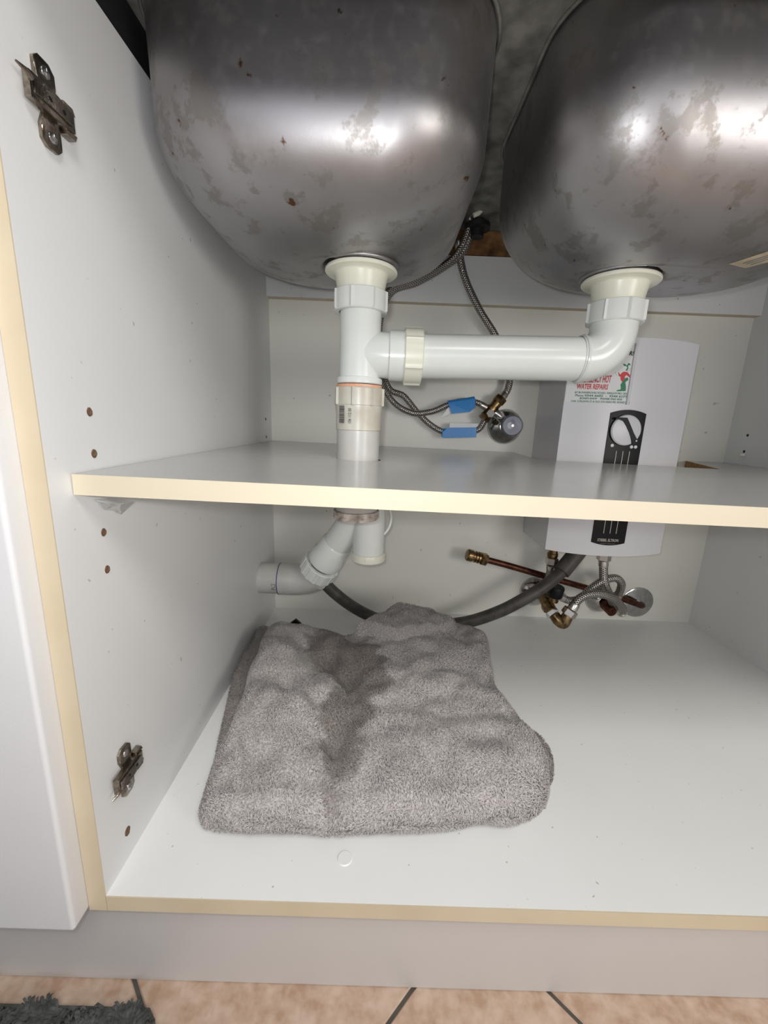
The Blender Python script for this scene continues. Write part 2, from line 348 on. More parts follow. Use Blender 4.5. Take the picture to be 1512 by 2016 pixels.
# hinge mounting plates on the left panel
def hinge_plate(pl, wing_pix, name='hinge_plate', flip=1):
    """pl: function (a along plate, b across, h off panel) -> point"""
    def pt(a, b, h): return pl(a, b, h)
    def extr(loop, h0, h1, bev=0):
        n = len(loop); V = [pt(a, b, h0) for a, b in loop] + [pt(a, b, h1 - .0006) for a, b in loop]
        ca = sum(a for a, b in loop) / n; cb = sum(b for a, b in loop) / n
        V += [pt(ca + (a - ca) * .94, cb + (b - cb) * .94, h1) for a, b in loop]
        V3 = [Vector((a, b, 0)) for a, b in loop]; tri = tessellate_polygon([V3]); Fc = []
        for o_ in (0, n): Fc += [(i + o_, (i + 1) % n + o_, (i + 1) % n + o_ + n, i + o_ + n) for i in range(n)]
        Fc += [tuple(i + 2 * n for i in t) for t in tri] + [tuple(t) for t in tri]; return V, Fc
    # cross-shaped base: two screw wings + long spine
    wing = []
    for k in range(28):
        t = 2 * PI * k / 28; a = .0265 * math.sin(t); q = abs(math.sin(t)) ** 1.5
        wing.append((a, math.copysign(abs(math.cos(t)) ** .6, math.cos(t)) * (.0050 + .0022 * q)))
    base = extr([(-.026, -.0045), (-.0225, -.0085), (-.014, -.0085), (-.006, -.0050), (.006, -.0050), (.014, -.0085), (.0225, -.0085), (.026, -.0045), (.026, .0045), (.0225, .0085), (.014, .0085), (.006, .0050), (-.006, .0050), (-.014, .0085), (-.0225, .0085), (-.026, .0045)], .0003, .0030)
    spine = extr([(-.0075, -.020), (.0075, -.020), (.0082, .002), (.0058, .018), (-.0058, .018), (-.0082, .002)], .0025, .0075)
    rid = extr([(-.0042, -.018), (.0042, -.018), (.0036, .014), (-.0036, .014)], .0075, .0088)
    lug = extr([(-.010, .010), (-.006, .010), (-.006, .021), (-.010, .019)], .0005, .006)
    lug2 = extr([(.006, .010), (.010, .010), (.010, .019), (.006, .021)], .0005, .006)
    tongue = tube([pt(.002, -.020, .008), pt(.0035, -.024, .0085), pt(.005, -.029, .0065)], [.0018, .0016, .0006], 8)
    hp = obj(name, *join(base, spine, rid, lug, lug2, tongue), M_HINGE, cab, smooth=True, label='nickel hinge mounting plate')
    nrm = (pt(0, 0, 1) - pt(0, 0, 0)).normalized()
    for a in (-.0185, .0185):
        c = pt(a, 0, .0030)
        obj('screw', *join(lathe([(0, .0013), (.0022, .0013), (.0034, .0006), (.0036, 0)], c, nrm, 20), box(c.x - .0001, c.x + .0014, c.y - .0003, c.y + .0003, c.z - H0 - .0022, c.z - H0 + .0022), box(c.x - .0001, c.x + .0014, c.y - .0022, c.y + .0022, c.z - H0 - .0003, c.z - H0 + .0003)), M_SCREW, hp, smooth=True)
    for b in (-.006, .006):
        c = pt(0, b, .0088); obj('slot', *lathe([(0, .0002), (.0013, .0002), (.0016, 0)], c, nrm, 14), M_BLACK, hp)
c1 = at(88, 208, X=XL); c2 = at(245, 1515, X=XL)
hinge_plate(lambda a, b, h: Vector((XL + h, c1.y + b, c1.z + a)), None)
hinge_plate(lambda a, b, h: Vector((XL + h, c2.y + b, c2.z - a)), None)

# ------------------------------------------------------------------ shelf
zs = -.0474; Lz = zs - .016
notch = [(.557, .678), (.2931, .6905), (.262, .74), (.275, YB - .001)]
outer = [(XL + .0008, .3086), (XR - .0008, .3086), (XR - .0008, YB - .001), (.64, YB - .001)] + notch + [(XL + .0008, YB - .001)]
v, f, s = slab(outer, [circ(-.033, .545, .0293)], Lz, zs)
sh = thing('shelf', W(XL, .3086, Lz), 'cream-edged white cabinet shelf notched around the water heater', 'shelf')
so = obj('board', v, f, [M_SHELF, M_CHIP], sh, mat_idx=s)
eb = obj('edge_banding', *box(XL + .0008, XR - .0008, 0.3076, .3086, Lz, zs), M_CREAM2, sh, label='pale cream front edging')
sh.rotation_euler = (0, math.radians(.66), 0)
# crumpled clear wrap under the shelf's front corner
loop = []
cr = []
P0 = [(185, 984), (197, 990), (204, 1000), (213, 1001), (222, 1004), (236, 1009), (241, 984), (228, 981), (212, 981)]
c0 = [at(x, y, X=XL + .004) for x, y in P0]
bmv = c0 + [p + Vector((.006 + .004 * math.sin(i * 2.3), .003 * math.cos(i * 1.9), -.001)) for i, p in enumerate(c0)]
n = len(c0); Fc = [(i, (i + 1) % n, (i + 1) % n + n, i + n) for i in range(n)]; mid = len(bmv); bmv.append(sum(c0, Vector()) / n + Vector((.009, 0, 0))); Fc += [(mid, i + n, (i + 1) % n + n) for i in range(n)]
tag(obj('shelf_support', bmv, Fc, M_CLEAR), 'crumpled clear plastic wrapped support under the front corner of the shelf', 'support')

# ------------------------------------------------------------------ neighbouring door
dr = obj('cabinet_door', *box(-.75, -.2526, .267, .2895, -.4415, .312, .0035, 3), M_DOOR, smooth=True)
tag(dr, 'white neighbouring cabinet door with rounded edges beside the open cabinet', 'door')

# ------------------------------------------------------------------ benchtop
X0, X1, Y0, Y1 = -.241, .545, .350, .860
v, f, s = slab([(-1.2, .262), (1.5, .262), (1.5, .93), (-1.2, .93)], [rrect(X0, X1, Y0, Y1, .012, 3)], .3115, .3535)
ct = thing('countertop', W(.15, .6, .3095), 'dark underside of the benchtop with a raw cut-out around the sinks', 'countertop')
obj('slab', v, f, [M_DARK, M_DARK], ct, mat_idx=s)
obj('cut_edge', *box(X0, X1, Y1 - .004, Y1 - .0002, .3117, .3525), M_WOOD, ct, label='raw orange timber cut edge at the back')

# ------------------------------------------------------------------ sink
ZBt, ZTp = .178, .3545
B1 = (-.0705, .1628, .5573, .166, .1173, .0868, .0228); B2 = (.3312, .1892, .5432, .1584, .110, .1106, .002); RC = .092
sink = thing('double_sink', W(.13, .55, ZBt), 'stained stainless steel double bowl sink seen from below', 'sink')
def bowl(p, drain, name):
    X_, a0, Y_, b0, R, Rz, dr_ = p; rc = RC; H = ZTp - ZBt; pr = []
    for k in range(8): pr.append((dr_ * (k / 8 * (H - Rz)), ZTp - k / 8 * (H - Rz)))
    i0 = dr_ * (H - Rz)
    for k in range(33): th = k / 32 * PI / 2; pr.append((i0 + R * (1 - math.cos(th)), ZBt + Rz * (1 - math.sin(th))))
    m = 160; V = []; Fc = []
    for ins, z in pr:
        a = a0 - ins; b = b0 - ins; r = min(max(rc - ins * .2, .02), a, b)
        for k in range(m):
            t = 2 * PI * (k + .5) / m; ct_, st_ = math.cos(t), math.sin(t)
            V.append(W(X_ + math.copysign(a - r, ct_) + r * ct_, Y_ + math.copysign(b - r, st_) + r * st_, z))
    # flat bottom shrinking onto the drain opening
    last = V[-m:]; D = W(drain[0], drain[1], ZBt)
    for q in range(1, 9):
        e = q / 8
        for k in range(m):
            p0 = last[k]; d = (p0 - D).normalized(); tgt = D + Vector((d.x, d.y, 0)).normalized() * .0465
            V.append(p0.lerp(tgt, e) + Vector((0, 0, -.0003 if q < 8 else 0)))
    for q, (rr, zz) in enumerate(((.0452, .0035), (.036, .0055), (.020, .0065))):
        for k in range(m):
            d = (last[k] - D); d = Vector((d.x, d.y, 0)).normalized(); V.append(D + d * rr + Vector((0, 0, zz)))
    rows = len(V) // m
    for i in range(rows - 1):
        for k in range(m): k2 = (k + 1) % m; Fc.append((i * m + k, i * m + k2, (i + 1) * m + k2, (i + 1) * m + k))
    o = obj(name, V, Fc, M_STEEL, sink, smooth='all')
    return o, V[:m]
D1 = (-.0351, .545); D2 = (.2785, .545)
b1, rim1 = bowl(B1, D1, 'bowl'); b2, rim2 = bowl(B2, D2, 'bowl')
v, f, s = slab(rrect(X0 - .012, X1 + .012, Y0 - .012, Y1 + .012, .03, 5), [[(p.x, p.y) for p in rim1], [(p.x, p.y) for p in rim2]], .3540, .3552)
obj('deck', v, f, M_DECK, sink, label='mottled grey coated deck between the bowls')
for rim, pp in ((rim1, B1), (rim2, B2)):
    P = [Vector((p.x + (p.x - pp[0]) * .014, p.y + (p.y - pp[2]) * .014, ZTp + H0 - .0018)) for p in rim] ; P.append(P[0])
    obj('rim', *tube(P, .0017, 6, False), M_DECK, sink, smooth='all')
from mathutils.bvhtree import BVHTree
bm = bmesh.new(); bm.from_mesh(b2.data); bmesh.ops.translate(bm, vec=Vector(b2['_w']), verts=bm.verts); bvh = BVHTree.FromBMesh(bm); bm.free()
def on_bowl(px, py, off=.0004):
    r = Vector(ray(px, py)).normalized(); h = bvh.ray_cast(Vector((0, 0, H0)), r); return h[0] - r * off
def bowl_print(q, name, m, parent, off):
    V = []; n_ = 10
    for i in range(n_ + 1):
        for k in range(4): t = i / n_; u = k / 3; a = Vector(q[0]).lerp(Vector(q[1]), t); b = Vector(q[3]).lerp(Vector(q[2]), t); p = a.lerp(b, u); V.append(on_bowl(p.x, p.y, off))
    return obj(name, V, [(i * 4 + k, i * 4 + k + 1, i * 4 + k + 5, i * 4 + k + 4) for i in range(n_) for k in range(3)], m, parent)
lb = bowl_print([(1434, 520), (1540, 486), (1556, 505), (1468, 528)], 'sticker', M_STICK, sink, .0006); lb['label'] = 'aged tan paper sticker'
for t in (.3, .55, .8):
    a = Vector((1440, 520)).lerp(Vector((1468, 526)), t); b = a + Vector((78, -24)); bowl_print([a + Vector((14, -4)), b, b + Vector((.8, 1.4)), a + Vector((14.8, -2.6))], 'print_line', M_GREY, lb, .0010)

# ------------------------------------------------------------------ waste pipework
pw = thing('waste_pipe', W(-.033, .545, -.33), 'white PVC sink waste pipework joining both sinks and running through the shelf', 'pipe')
AX, AY = -.0345, .545
def up(z): return W(AX, AY, z)
def part(name, ms, m, label=None, parent=None, smooth=True): return obj(name, *ms, m, parent or pw, smooth=smooth, label=label)
for (x, y) in (D1, D2):
    part('drain_flange', lathe([(.020, .0005), (.0425, .0005), (.0435, -.0008), (.0435, -.0028), (.0425, -.0038), (.0335, -.0048), (.0321, -.0060), (.0316, -.0075), (.0300, -.016), (.0286, -.024), (.0283, -.030)], W(x, y, ZBt - .0018), (0, 0, 1), 64), M_PVCW, 'cream-white funnel-shaped drain flange')
    part('seal', lathe([(.030, 0), (.0412, 0), (.0418, .0045), (.030, .0045)], W(x, y, ZBt - .0012), (0, 0, 1), 48), M_RUB, 'black rubber seal')
part('compression_nut', ribbed(.0326, .0235, W(D1[0], AY, .1290), (0, 0, 1), 8, .07, .0018, .0262, phase=.12), M_PVC)
part('compression_nut', ribbed(.0326, .0235, W(D2[0], AY, .1275), (0, 0, 1), 8, .09, .0022, .0262, phase=.35), M_PVC)
# tee
teeV = tube([up(.130), up(.050)], .0254, 56, False)
part('tee', join(teeV, tube([W(AX, AY, .081), W(AX + .012, AY, .081), W(AX + .0235, AY, .081), W(AX + .036, AY, .081)], [.0235, .0255, .0272, .0275], 48, False), lathe([(.0275, .036), (.0300, .0375), (.0302, .056), (.0285, .058)], W(AX, AY, .081), (1, 0, 0), 48),
     lathe([(.0254, .004), (.0285, .003), (.0290, 0), (.0290, -.0035), (.0275, -.0045)], up(.049), (0, 0, 1), 48)), M_PVC, 'white tee fitting')
part('compression_nut', ribbed(.0326, .0225, W(AX + .0552, AY, .0812), (1, 0, 0), 6, .09, .0022, .0262, phase=1.05), M_PVCW)
part('seal', lathe([(.024, -.003), (.0288, -.003), (.0290, 0), (.024, 0)], up(.0436), (0, 0, 1), 48), M_SEAL, 'orange rubber seal')
part('coupling_nut', ribbed(.0306, .0225, up(.0180), (0, 0, 1), 8, .10, .0024, .0255, phase=.2), M_PVCG, 'stained coupling nut')
cp = part('coupling', lathe([(.0300, .020), (.0298, .012), (.0290, .008), (.0290, -.0115), (.0275, -.0125)], up(0), (0, 0, 1), 56), M_PVCG, 'grimy grey-white coupling with barcode')
# barcode print on the coupling
def wrap(a, z, r=.0304): return up(z) + Vector((r * math.sin(a), -r * math.cos(a), 0))
V = []; Fc = []
z_ = .0172; k = 0
while z_ > -.004:
    hgt = random.choice((.0004, .0007, .0010)); a0, a1 = -.86, -.56
    V += [wrap(a0, z_), wrap(a1, z_), wrap(a1, z_ - hgt), wrap(a0, z_ - hgt)]; Fc.append((4 * k, 4 * k + 1, 4 * k + 2, 4 * k + 3)); k += 1; z_ -= hgt + random.choice((.0004, .0006))
obj('barcode', V, Fc, M_INK, cp)
def text_mesh(s, size, shear=0, bold=0):
    cu = bpy.data.curves.new('text', 'FONT'); cu.body = s; cu.size = size; cu.shear = shear; cu.offset = bold; cu.resolution_u = 2; cu.fill_mode = 'FRONT'
    to = bpy.data.objects.new('text', cu); COL.objects.link(to); bpy.context.view_layer.update()
    me = to.to_mesh(); V = [v.co.copy() for v in me.vertices]; Fc = [tuple(p.vertices) for p in me.polygons]; to.to_mesh_clear()
    bpy.data.objects.remove(to); bpy.data.curves.remove(cu); return V, Fc
def fit(V, w_, h_):
    x0 = min(p.x for p in V); x1 = max(p.x for p in V); y0 = min(p.y for p in V); y1 = max(p.y for p in V)
    return [((p.x - x0) / (x1 - x0) * w_, (p.y - y0) / (y1 - y0) * h_) for p in V]
tv, tf = text_mesh('136 112 50', 1, 0, .01); q = fit(tv, .0180, .0042)
obj('lettering', [wrap(-.38 + (.0042 - b) / .0304, -.0035 + a) for a, b in q], tf, M_INK, cp)
part('pipe', tube([up(-.010), up(-.120)], .0279, 48, False), M_PIPE, 'grey-white pipe passing through the shelf')
# cross pipe and elbow
XE = D2[0]
part('cross_pipe', tube([W(AX + .06, AY, .0812), W(.244, AY, .0855)], .0263, 56, False), M_PVC, 'white horizontal pipe to the second bowl')
arc = [W(.238, AY, .0855), W(.246, AY, .0856)] + [W(XE - .035 + .035 * math.sin(t), AY, .0856 + .035 * (1 - math.cos(t))) for t in [PI / 2 * k / 12 for k in range(1, 13)]] + [W(XE, AY, .136)]
part('elbow', join(tube(arc, .0272, 56, False), lathe([(.0265, 0), (.0285, .0005), (.0292, .002), (.0285, .0036), (.0272, .004)], W(.2395, AY, .0855), (1, 0, 0), 48)), M_PVC, 'white bent elbow under the second bowl')
# below the shelf
part('collar', lathe([(.0275, .012), (.0308, .011), (.0312, .0085), (.0303, .0078), (.0313, .006), (.0303, .0045), (.0313, .003), (.0305, 0), (.0285, -.0005)], up(-.1297), (0, 0, 1), 48), M_PVCD, 'dirty threaded collar below the shelf')
LX, LY = -.0215, .69
part('trap_bend', join(tube([W(AX, .560, -.096), W(-.030, .60, -.096), W(-.026, .64, -.098), W(-.023, .67, -.104), W(LX, LY, -.120)], .0245, 32, True, 6),
     tube([W(LX + .0275 * math.cos(t) + .011, LY + .016 + .0275 * math.sin(t) * .3, -.168 + .032 * math.sin(t)) for t in [2 * PI * k / 40 for k in range(41)]], .0026, 10)), M_PVC)
part('drop_leg', join(tube([W(LX, LY, -.115), W(LX, LY, -.228)], .0272, 48, True)), M_PVC, 'white capped drop leg of the trap')
part('end_cap', join(lathe([(0, 0), (.028, 0), (.0300, .002), (.0302, .013), (.0290, .015), (.0272, .015)], W(LX, LY, -.2405), (0, 0, 1), 48), box(LX - .0035, LX - .0028, LY - .0306, LY - .029, -.238, -.229)), M_PVCW, 'cream end cap')
BA = W(-.034, .697, -.150); BB = W(-.1275, .752, -.2975); bd = (BB - BA).normalized()
part('branch_pipe', join(tube([BA, BA.lerp(BB, .50)], .0268, 48, True), lathe([(.0268, 0), (.0292, .003), (.0296, .030), (.0322, .034), (.0322, .052), (.028, .054)], BA.lerp(BB, .48), bd, 48)), M_PVC, 'white branch pipe angled towards the wall')
part('compression_nut', ribbed(.0345, .026, BA.lerp(BB, .80), bd, 14, .3, .0013, .028, phase=.1), M_PVC)
WX, WY, WZ = -.158, .768, -.313
part('wall_pipe', tube([W(XL, WY, -.3125), W(-.19, WY, WZ)], .0300, 48, True), M_PIPE, 'grey pipe entering the side panel')
part('wall_elbow', join(tube([W(-.197, WY, WZ), W(-.17, WY, WZ), W(-.158, WY, WZ), W(-.140, WY - .004, -.310), W(-.118, WY - .012, -.300)], [.0315, .0315, .0308, .0290, .0265], 48, True)), M_PIPE, 'grey angled pipe joint')
V, Fc = lathe([(.0303, 0), (.0303, .0007)], W(-.1985, WY, WZ), (1, 0, 0), 48)
obj('ink_line', *lathe([(.0318, -.0006), (.0318, .0008)], W(-.1972, WY, WZ), (1, 0, 0), 48), M_BLUE, pw)
for (a, b) in (((-.2075, -.316), (-.2005, -.3155)), ((-.2075, -.316), (-.2075, -.3225)), ((-.2005, -.3155), (-.2005, -.325)), ((-.2075, -.326), (-.2005, -.325)), ((-.2075, -.326), (-.2078, -.332))):
    pass
mk = [W(-.2065, WY - .0303, -.317), W(-.2065, WY - .0305, -.3135), W(-.2005, WY - .0305, -.3135), W(-.2005, WY - .0299, -.3200), W(-.2065, WY - .0296, -.3215)]
obj('ink_mark', *tube(mk, .0004, 5), M_INK, pw)
mk = [W(-.2065, WY - .0293, -.3215), W(-.2065, WY - .0288, -.3245), W(-.2005, WY - .0288, -.3245)]
obj('ink_mark', *tube(mk, .0004, 5), M_INK, pw)

# ------------------------------------------------------------------ water heater
HX0, HX1, HZ0, HZ1 = .3127, .5317, -.2255, .148
HC = (HX0 + HX1) / 2; HW = (HX1 - HX0) / 2
def hy(x): return .745 - .017 * (1 - min(1, abs((x - HC) / HW)) ** 2.2)
wh = thing('water_heater', W(HC, .87, HZ0), 'white box-shaped electric water heater with black control strip on the back wall', 'water heater')
nx = 40; V = []; Fc = []
xs = [HX0 + (HX1 - HX0) * i / nx for i in range(nx + 1)]
prof = [(HX0, YB - .001), (HX0, .752)] + [(x, hy(x)) for x in xs] + [(HX1, .752), (HX1, YB - .001)]
zb = [(HZ0, 1.0), (HZ1, 1.0)]
def zbow(x): return .004 * (1 - ((x - HC) / HW) ** 2)
n = len(prof)
for lvl, zz in ((0, HZ0), (1, HZ1)):
    for x, y in prof: V.append(W(x, y, zz + (zbow(x) if lvl else -zbow(x))))
Fc = [(i, (i + 1) % n, (i + 1) % n + n, i + n) for i in range(n)]
for i in range(n // 2 - 1 + (n % 2)):
    j = n - 1 - i
    for o_ in (0, n): 
        q = (i + o_, i + 1 + o_, j - 1 + o_, j + o_)
        Fc.append(q if len(set(q)) == 4 else q[:3])
casing = obj('casing', V, Fc, M_HEAT, wh, smooth=True)
def hp(px, py, off=.0006):
    r = ray(px, py); y = .73
    for _ in range(6): x = r[0] * y / r[1]; y = hy(x) - off
    return W(r[0] * y / r[1], y, r[2] * y / r[1])
def hloop(pts, off, name, m, th=.0012, parent=None, sub=1):
    P = [hp(x, y, off) for x, y in pts]
    return obj(name, *plate(P, (0, th, 0)), m, parent or wh)
# control strip (curved black plate) sampled over x so that it follows the casing
def strip_pts():
    out = []
    tl, tr, br, bl = hp(1203, 813), hp(1274, 815), hp(1227, 1069), hp(1163, 1067); return tl, tr, br, bl
tl, tr, br, bl = strip_pts()
xa, xb = (tl.x + bl.x) / 2, (tr.x + br.x) / 2; za, zb_ = (bl.z + br.z) / 2, (tl.z + tr.z) / 2; xm = (xa + xb) / 2
V = []; n = 16
for k in range(n + 1):
    x = xa + (xb - xa) * k / n; e = (1 - ((x - xm) / (xb - xm)) ** 2)
    for off, zz in ((.0016, zb_ + .006 * e), (.0016, za - .005 * e), (-.001, zb_ + .006 * e), (-.001, za - .005 * e)): V.append(Vector((x, hy(x) - off, zz)))
Fc = []
for k in range(n):
    a = 4 * k; b = a + 4; Fc += [(a, b, b + 1, a + 1), (a + 2, b + 2, b, a), (a + 1, b + 1, b + 3, a + 3), (a + 2, a + 3, b + 3, b + 2)]
Fc += [(0, 1, 3, 2), (4 * n, 4 * n + 2, 4 * n + 3, 4 * n + 1)]
panel = obj('control_strip', V, Fc, M_BLACK, wh, label='black control strip')
dc = hp(1231, 847, .0016); dr_ = .0262
dial = obj('dial', *lathe([(dr_, 0), (dr_, .0022), (dr_ * .93, .0042), (dr_ * .5, .0058), (0, .0062)], dc, (0, -1, 0), 48), M_HEAT, wh, smooth=True, label='white rotary dial')
obj('dial_ring', *lathe([(dr_ + .0008, 0), (dr_ + .0008, .0016), (dr_ + .0002, .0018)], dc, (0, -1, 0), 48), M_BLACK, wh)
def dl(a, b, h=.0066): return dc + Vector((a * dr_, -h, b * dr_))
pt = [(-.86, .80), (-.14, .80), (.10, .42), (.44, -.16), (.76, -.62), (.80, -.76), (.62, -.86), (.46, -.84), (.40, -.66), (.14, -.16), (-.12, .26), (-.36, .58), (-.62, .68), (-.88, .66)]
obj('pointer', *plate([dl(a, b, .0072) for a, b in pt], (0, .0045, 0)), M_BLACK, dial, label='black pointer')
pd = dl(.68, -.66, .0073); obj('pointer_dot', *lathe([(.0014, 0), (.0014, .0006), (0, .0007)], pd, (0, -1, 0), 12), M_HEAT, dial)
for x, y in ((1205, 877), (1243, 880), (1251, 880)):
    obj('indicator', *lathe([(.0028, 0), (.0028, .0007), (0, .0009)], hp(x, y, .0017), (0, -1, 0), 16), M_HEAT, wh, smooth=True)
xs_l = [xm - .0115, xm, xm + .0115]; zt_ = hp(1222, 888).z; zl_ = hp(1200, 1050).z
for x in xs_l:
    obj('groove', *box(x - .0005, x + .0005, hy(x) - .0022, hy(x) - .0014, zl_ - H0, zt_ - H0), M_SILV, wh)
# moulded ridge beside the sticker
ra, rb = hp(1254, 676), hp(1243, 797)
obj('ridge', *tube([Vector((ra.x, hy(ra.x) - .0002, ra.z)), Vector((ra.x, hy(ra.x) - .0004, rb.z))], .0028, 10), M_HEAT, wh, smooth=True)
tb = hp(1160, 805)
# sticker
sa, sb = hp(1124, 690, .0008), hp(1241, 795, .0008); V = []
for k in range(13):
    x = sa.x + (hp(1240, 740).x - sa.x) * k / 12
    for zz in (sa.z, sb.z): V.append(Vector((x, hy(x) - .0009, zz)))
stl = obj('sticker', V, [(2 * k, 2 * k + 2, 2 * k + 3, 2 * k + 1) for k in range(12)], M_PAPER, wh, label='white repair sticker with red and green print')
def lettering(s, p0, p1, hpx, m, shear=0, bold=.015, parent=None, off=.0014):
    a = hp(*p0); b = hp(*p1); c = hp(p0[0], p0[1] - hpx); h_ = c.z - a.z
    tv, tf = text_mesh(s, 1, shear, bold); q = fit(tv, b.x - a.x, h_)
    V = []
    for u_, v_ in q:
        x = a.x + u_; V.append(Vector((x, hy(x) - off, a.z + v_ + (b.z - a.z) * 0)))
    return obj('lettering', V, tf, m, parent or stl)
lettering('EMERGENCY HOT', (1138, 753), (1202, 756), 15, M_RED, .12, .02)
lettering('WATER REPAIRS', (1135, 766), (1196, 768), 10.5, M_RED, .12, .02)
lettering('87 BUNNERONG ROAD, KINGSFORD 2032', (1131, 775), (1236, 778), 4.5, M_GTXT)
lettering('Phone', (1132, 780.5), (1148, 781), 4.5, M_GTXT)
lettering('9344 6602  -  9344 6177', (1150, 781), (1234, 783), 4.8, M_GTXT, 0, .03)
lettering('BONDI SHOP    PHONE 9365 4333', (1141, 786), (1224, 788), 4, M_GTXT, 0, .03)
lettering('CNR CURLEWIS ST & OLD STH HEAD RD, BONDI 2026', (1123, 792), (1239, 795), 4.5, M_GTXT)
lettering('R!', (1238, 700), (1247, 700), 9, M_INK, .2, .03, wh)
lettering('STIEBEL ELTRON', (1175, 1065), (1216, 1066), 5.5, M_SILV, 0, .01, panel, .0022)
lettering('comfort electronic', (1180, 1070), (1210, 1071), 1.8, M_GREY, 0, 0, panel, .0022)
# little waving man printed on the sticker
def art(pts, m, off=.0011): P = [hp(1120 + x / 9.167, 700 + y / 9.167, off) for x, y in pts]; obj('print', *plate(P, (0, .0003, 0)), m, stl)
art([(890, 300), (900, 300), (925, 345), (970, 300), (1000, 290), (1060, 300), (1100, 350), (1100, 400), (1075, 380), (1040, 350), (1010, 380), (1010, 420), (965, 475), (935, 440), (930, 380), (900, 370)], M_RED)
art([(960, 480), (1030, 400), (1065, 395), (1075, 440), (1020, 480), (1030, 560), (1025, 640), (860, 645), (865, 625), (930, 610), (940, 590), (930, 530)], M_GREEN)
art([(975, 150), (1010, 150), (1050, 180), (1075, 130), (1110, 150), (1110, 185), (1090, 165), (1070, 190), (1075, 230), (1050, 275), (1020, 270), (1055, 220), (1040, 190), (1000, 190)], M_GREEN)
for (x, y) in ((1100, 230), (1125, 210), (1090, 260), (1130, 245), (1165, 260), (1060, 270), (860, 340), (835, 300)): art([(x, y), (x + 9, y + 4), (x + 14, y + 22), (x + 5, y + 16)], M_GREY)
# connections under the heater
def P3(px, py, Y): return at(px, py, Y=Y)
i1 = P3(1088, 1092, .80)
obj('inlet_nut', *lathe([(.0085, -.012), (.0105, -.009), (.0085, -.006), (.0105, -.003), (.0105, .003), (.009, .004), (.009, HZ0 + H0 - i1.z)], i1, (0, 0, 1), 20), M_BRASS, wh, smooth=True, label='brass inlet spigot')
obj('inlet_nut', *hexa(.0125, .013, i1 - Vector((0, 0, .020)), (0, 0, 1)), M_NUT, wh)
i2 = P3(1190, 1090, .80)
obj('outlet_nut', *join(hexa(.0135, .014, i2 - Vector((0, 0, .014)), (0, 0, 1)), tube([i2 - Vector((0, 0, .002)), Vector((i2.x, i2.y, HZ0 + H0 + .001))], .010, 20)), M_NUT, wh)

# ------------------------------------------------------------------ braided hoses
def hose(name, P, r, label, group=None, m=M_BRAID, sm=9, ends=True, er=.0075, el=.014):
    Q = smooth_path(P, sm); V, Fc, uv = tube(Q, r, 16, True, 0, True)
    t = thing(name, P[0], label, 'hose', group)
    o = obj('braid' if m is M_BRAID else 'tube', V, Fc, m, t, smooth=True, uv=uv)
    if ends:
        for a, b in ((Q[0], Q[2]), (Q[-1], Q[-3])):
            d = (b - a).normalized(); obj('ferrule', *lathe([(r * .9, 0), (r + .0012, .0006), (r + .0012, el - .002), (r + .0004, el)], a, d, 20, True), M_NUT, t, smooth=True)
    return t
tap = thing('tap_shank', P3(938, 395, .80), 'dark tap shank with white plastic fitting above the braided hoses', 'tap')
tp = P3(938, 395, .80)
obj('shank', *lathe([(.011, 0), (.011, .012), (.022, .013), (.022, .020), (.012, .021), (.012, .027)], Vector((tp.x + .008, .815, H0 + .325)), (0, 0, 1), 24, True), M_RUB, tap, smooth=True)
obj('clip', *tube([P3(932, 424, .79), P3(942, 420, .79), P3(947, 414, .79)], .004, 10), M_PVCW, tap, smooth=True)
hose('braided_hose', [P3(926, 418, .815), P3(922, 450, .815), P3(908, 486, .82), P3(880, 518, .825), P3(820, 548, .83), P3(770, 568, .835), P3(742, 620, .84), P3(738, 700, .842), P3(750, 750, .842), P3(775, 792, .838), P3(812, 813, .838), P3(850, 810, .838), P3(882, 797, .838), P3(912, 789, .84), P3(940, 793, .842), P3(958, 803, .842)], .0058,
     'thin braided steel hose looping to the higher blue tag', None)
hose('braided_hose', [P3(932, 432, .822), P3(926, 462, .822), P3(912, 495, .828), P3(880, 522, .835), P3(822, 556, .845), P3(772, 575, .852), P3(750, 625, .856), P3(748, 700, .856), P3(765, 763, .855), P3(795, 780, .854), P3(822, 812, .853), P3(850, 838, .852), P3(880, 852, .85), P3(915, 852, .848), P3(942, 845, .846), P3(955, 825, .844), P3(962, 818, .842)], .0060,
     'thin braided steel hose looping to the lower blue tag', None)
h3 = hose('braided_hose', [P3(902, 475, .835), P3(908, 520, .838), P3(920, 560, .84), P3(945, 612, .845), P3(972, 655, .85), P3(992, 695, .852), P3(1003, 735, .851), P3(1000, 765, .849), P3(986, 786, .845)], .0068, 'straight braided steel hose dropping behind the horizontal pipe to the stop valve', None)
def blue_tag(c0, c1, Y, label, wv):
    a, b = P3(*c0, Y), P3(*c1, Y); d = (b - a).normalized(); t = thing('hose_tag', a, label, 'tag')
    obj('sleeve', *tube([a, a.lerp(b, .5), b], [.0085, .0080, .0085], 20, True), M_TAPE, t, smooth=True)
    u = Vector((0, 0, 1)) - d * d.z; u.normalize(); s = wv; q = [a + u * s * .004, b + u * s * .004, b + u * s * .019 - d * .010, a + u * s * .021 + d * .001, a + u * s * .024 - d * .012 if wv < 0 else a + u * s * .016 + d * .010]
    q = [p + Vector((0, -.008, 0)) for p in q]
    return t, a, b, u, d
t, a, b, u, d = blue_tag((882, 797), (934, 789), .838, 'upper blue plastic tag wrapped around a braided hose', -1)
obj('flap', *plate([a + u * .004 + Vector((0, -.0085, 0)), b + u * .004 + Vector((0, -.0085, 0)), b - u * .012 - d * .002 + Vector((0, -.010, 0)), b - u * .020 - d * .014 + Vector((0, -.011, 0)), a - u * .018 + d * .003 + Vector((0, -.010, 0))], (0, .0006, 0)), M_TAPE, t)
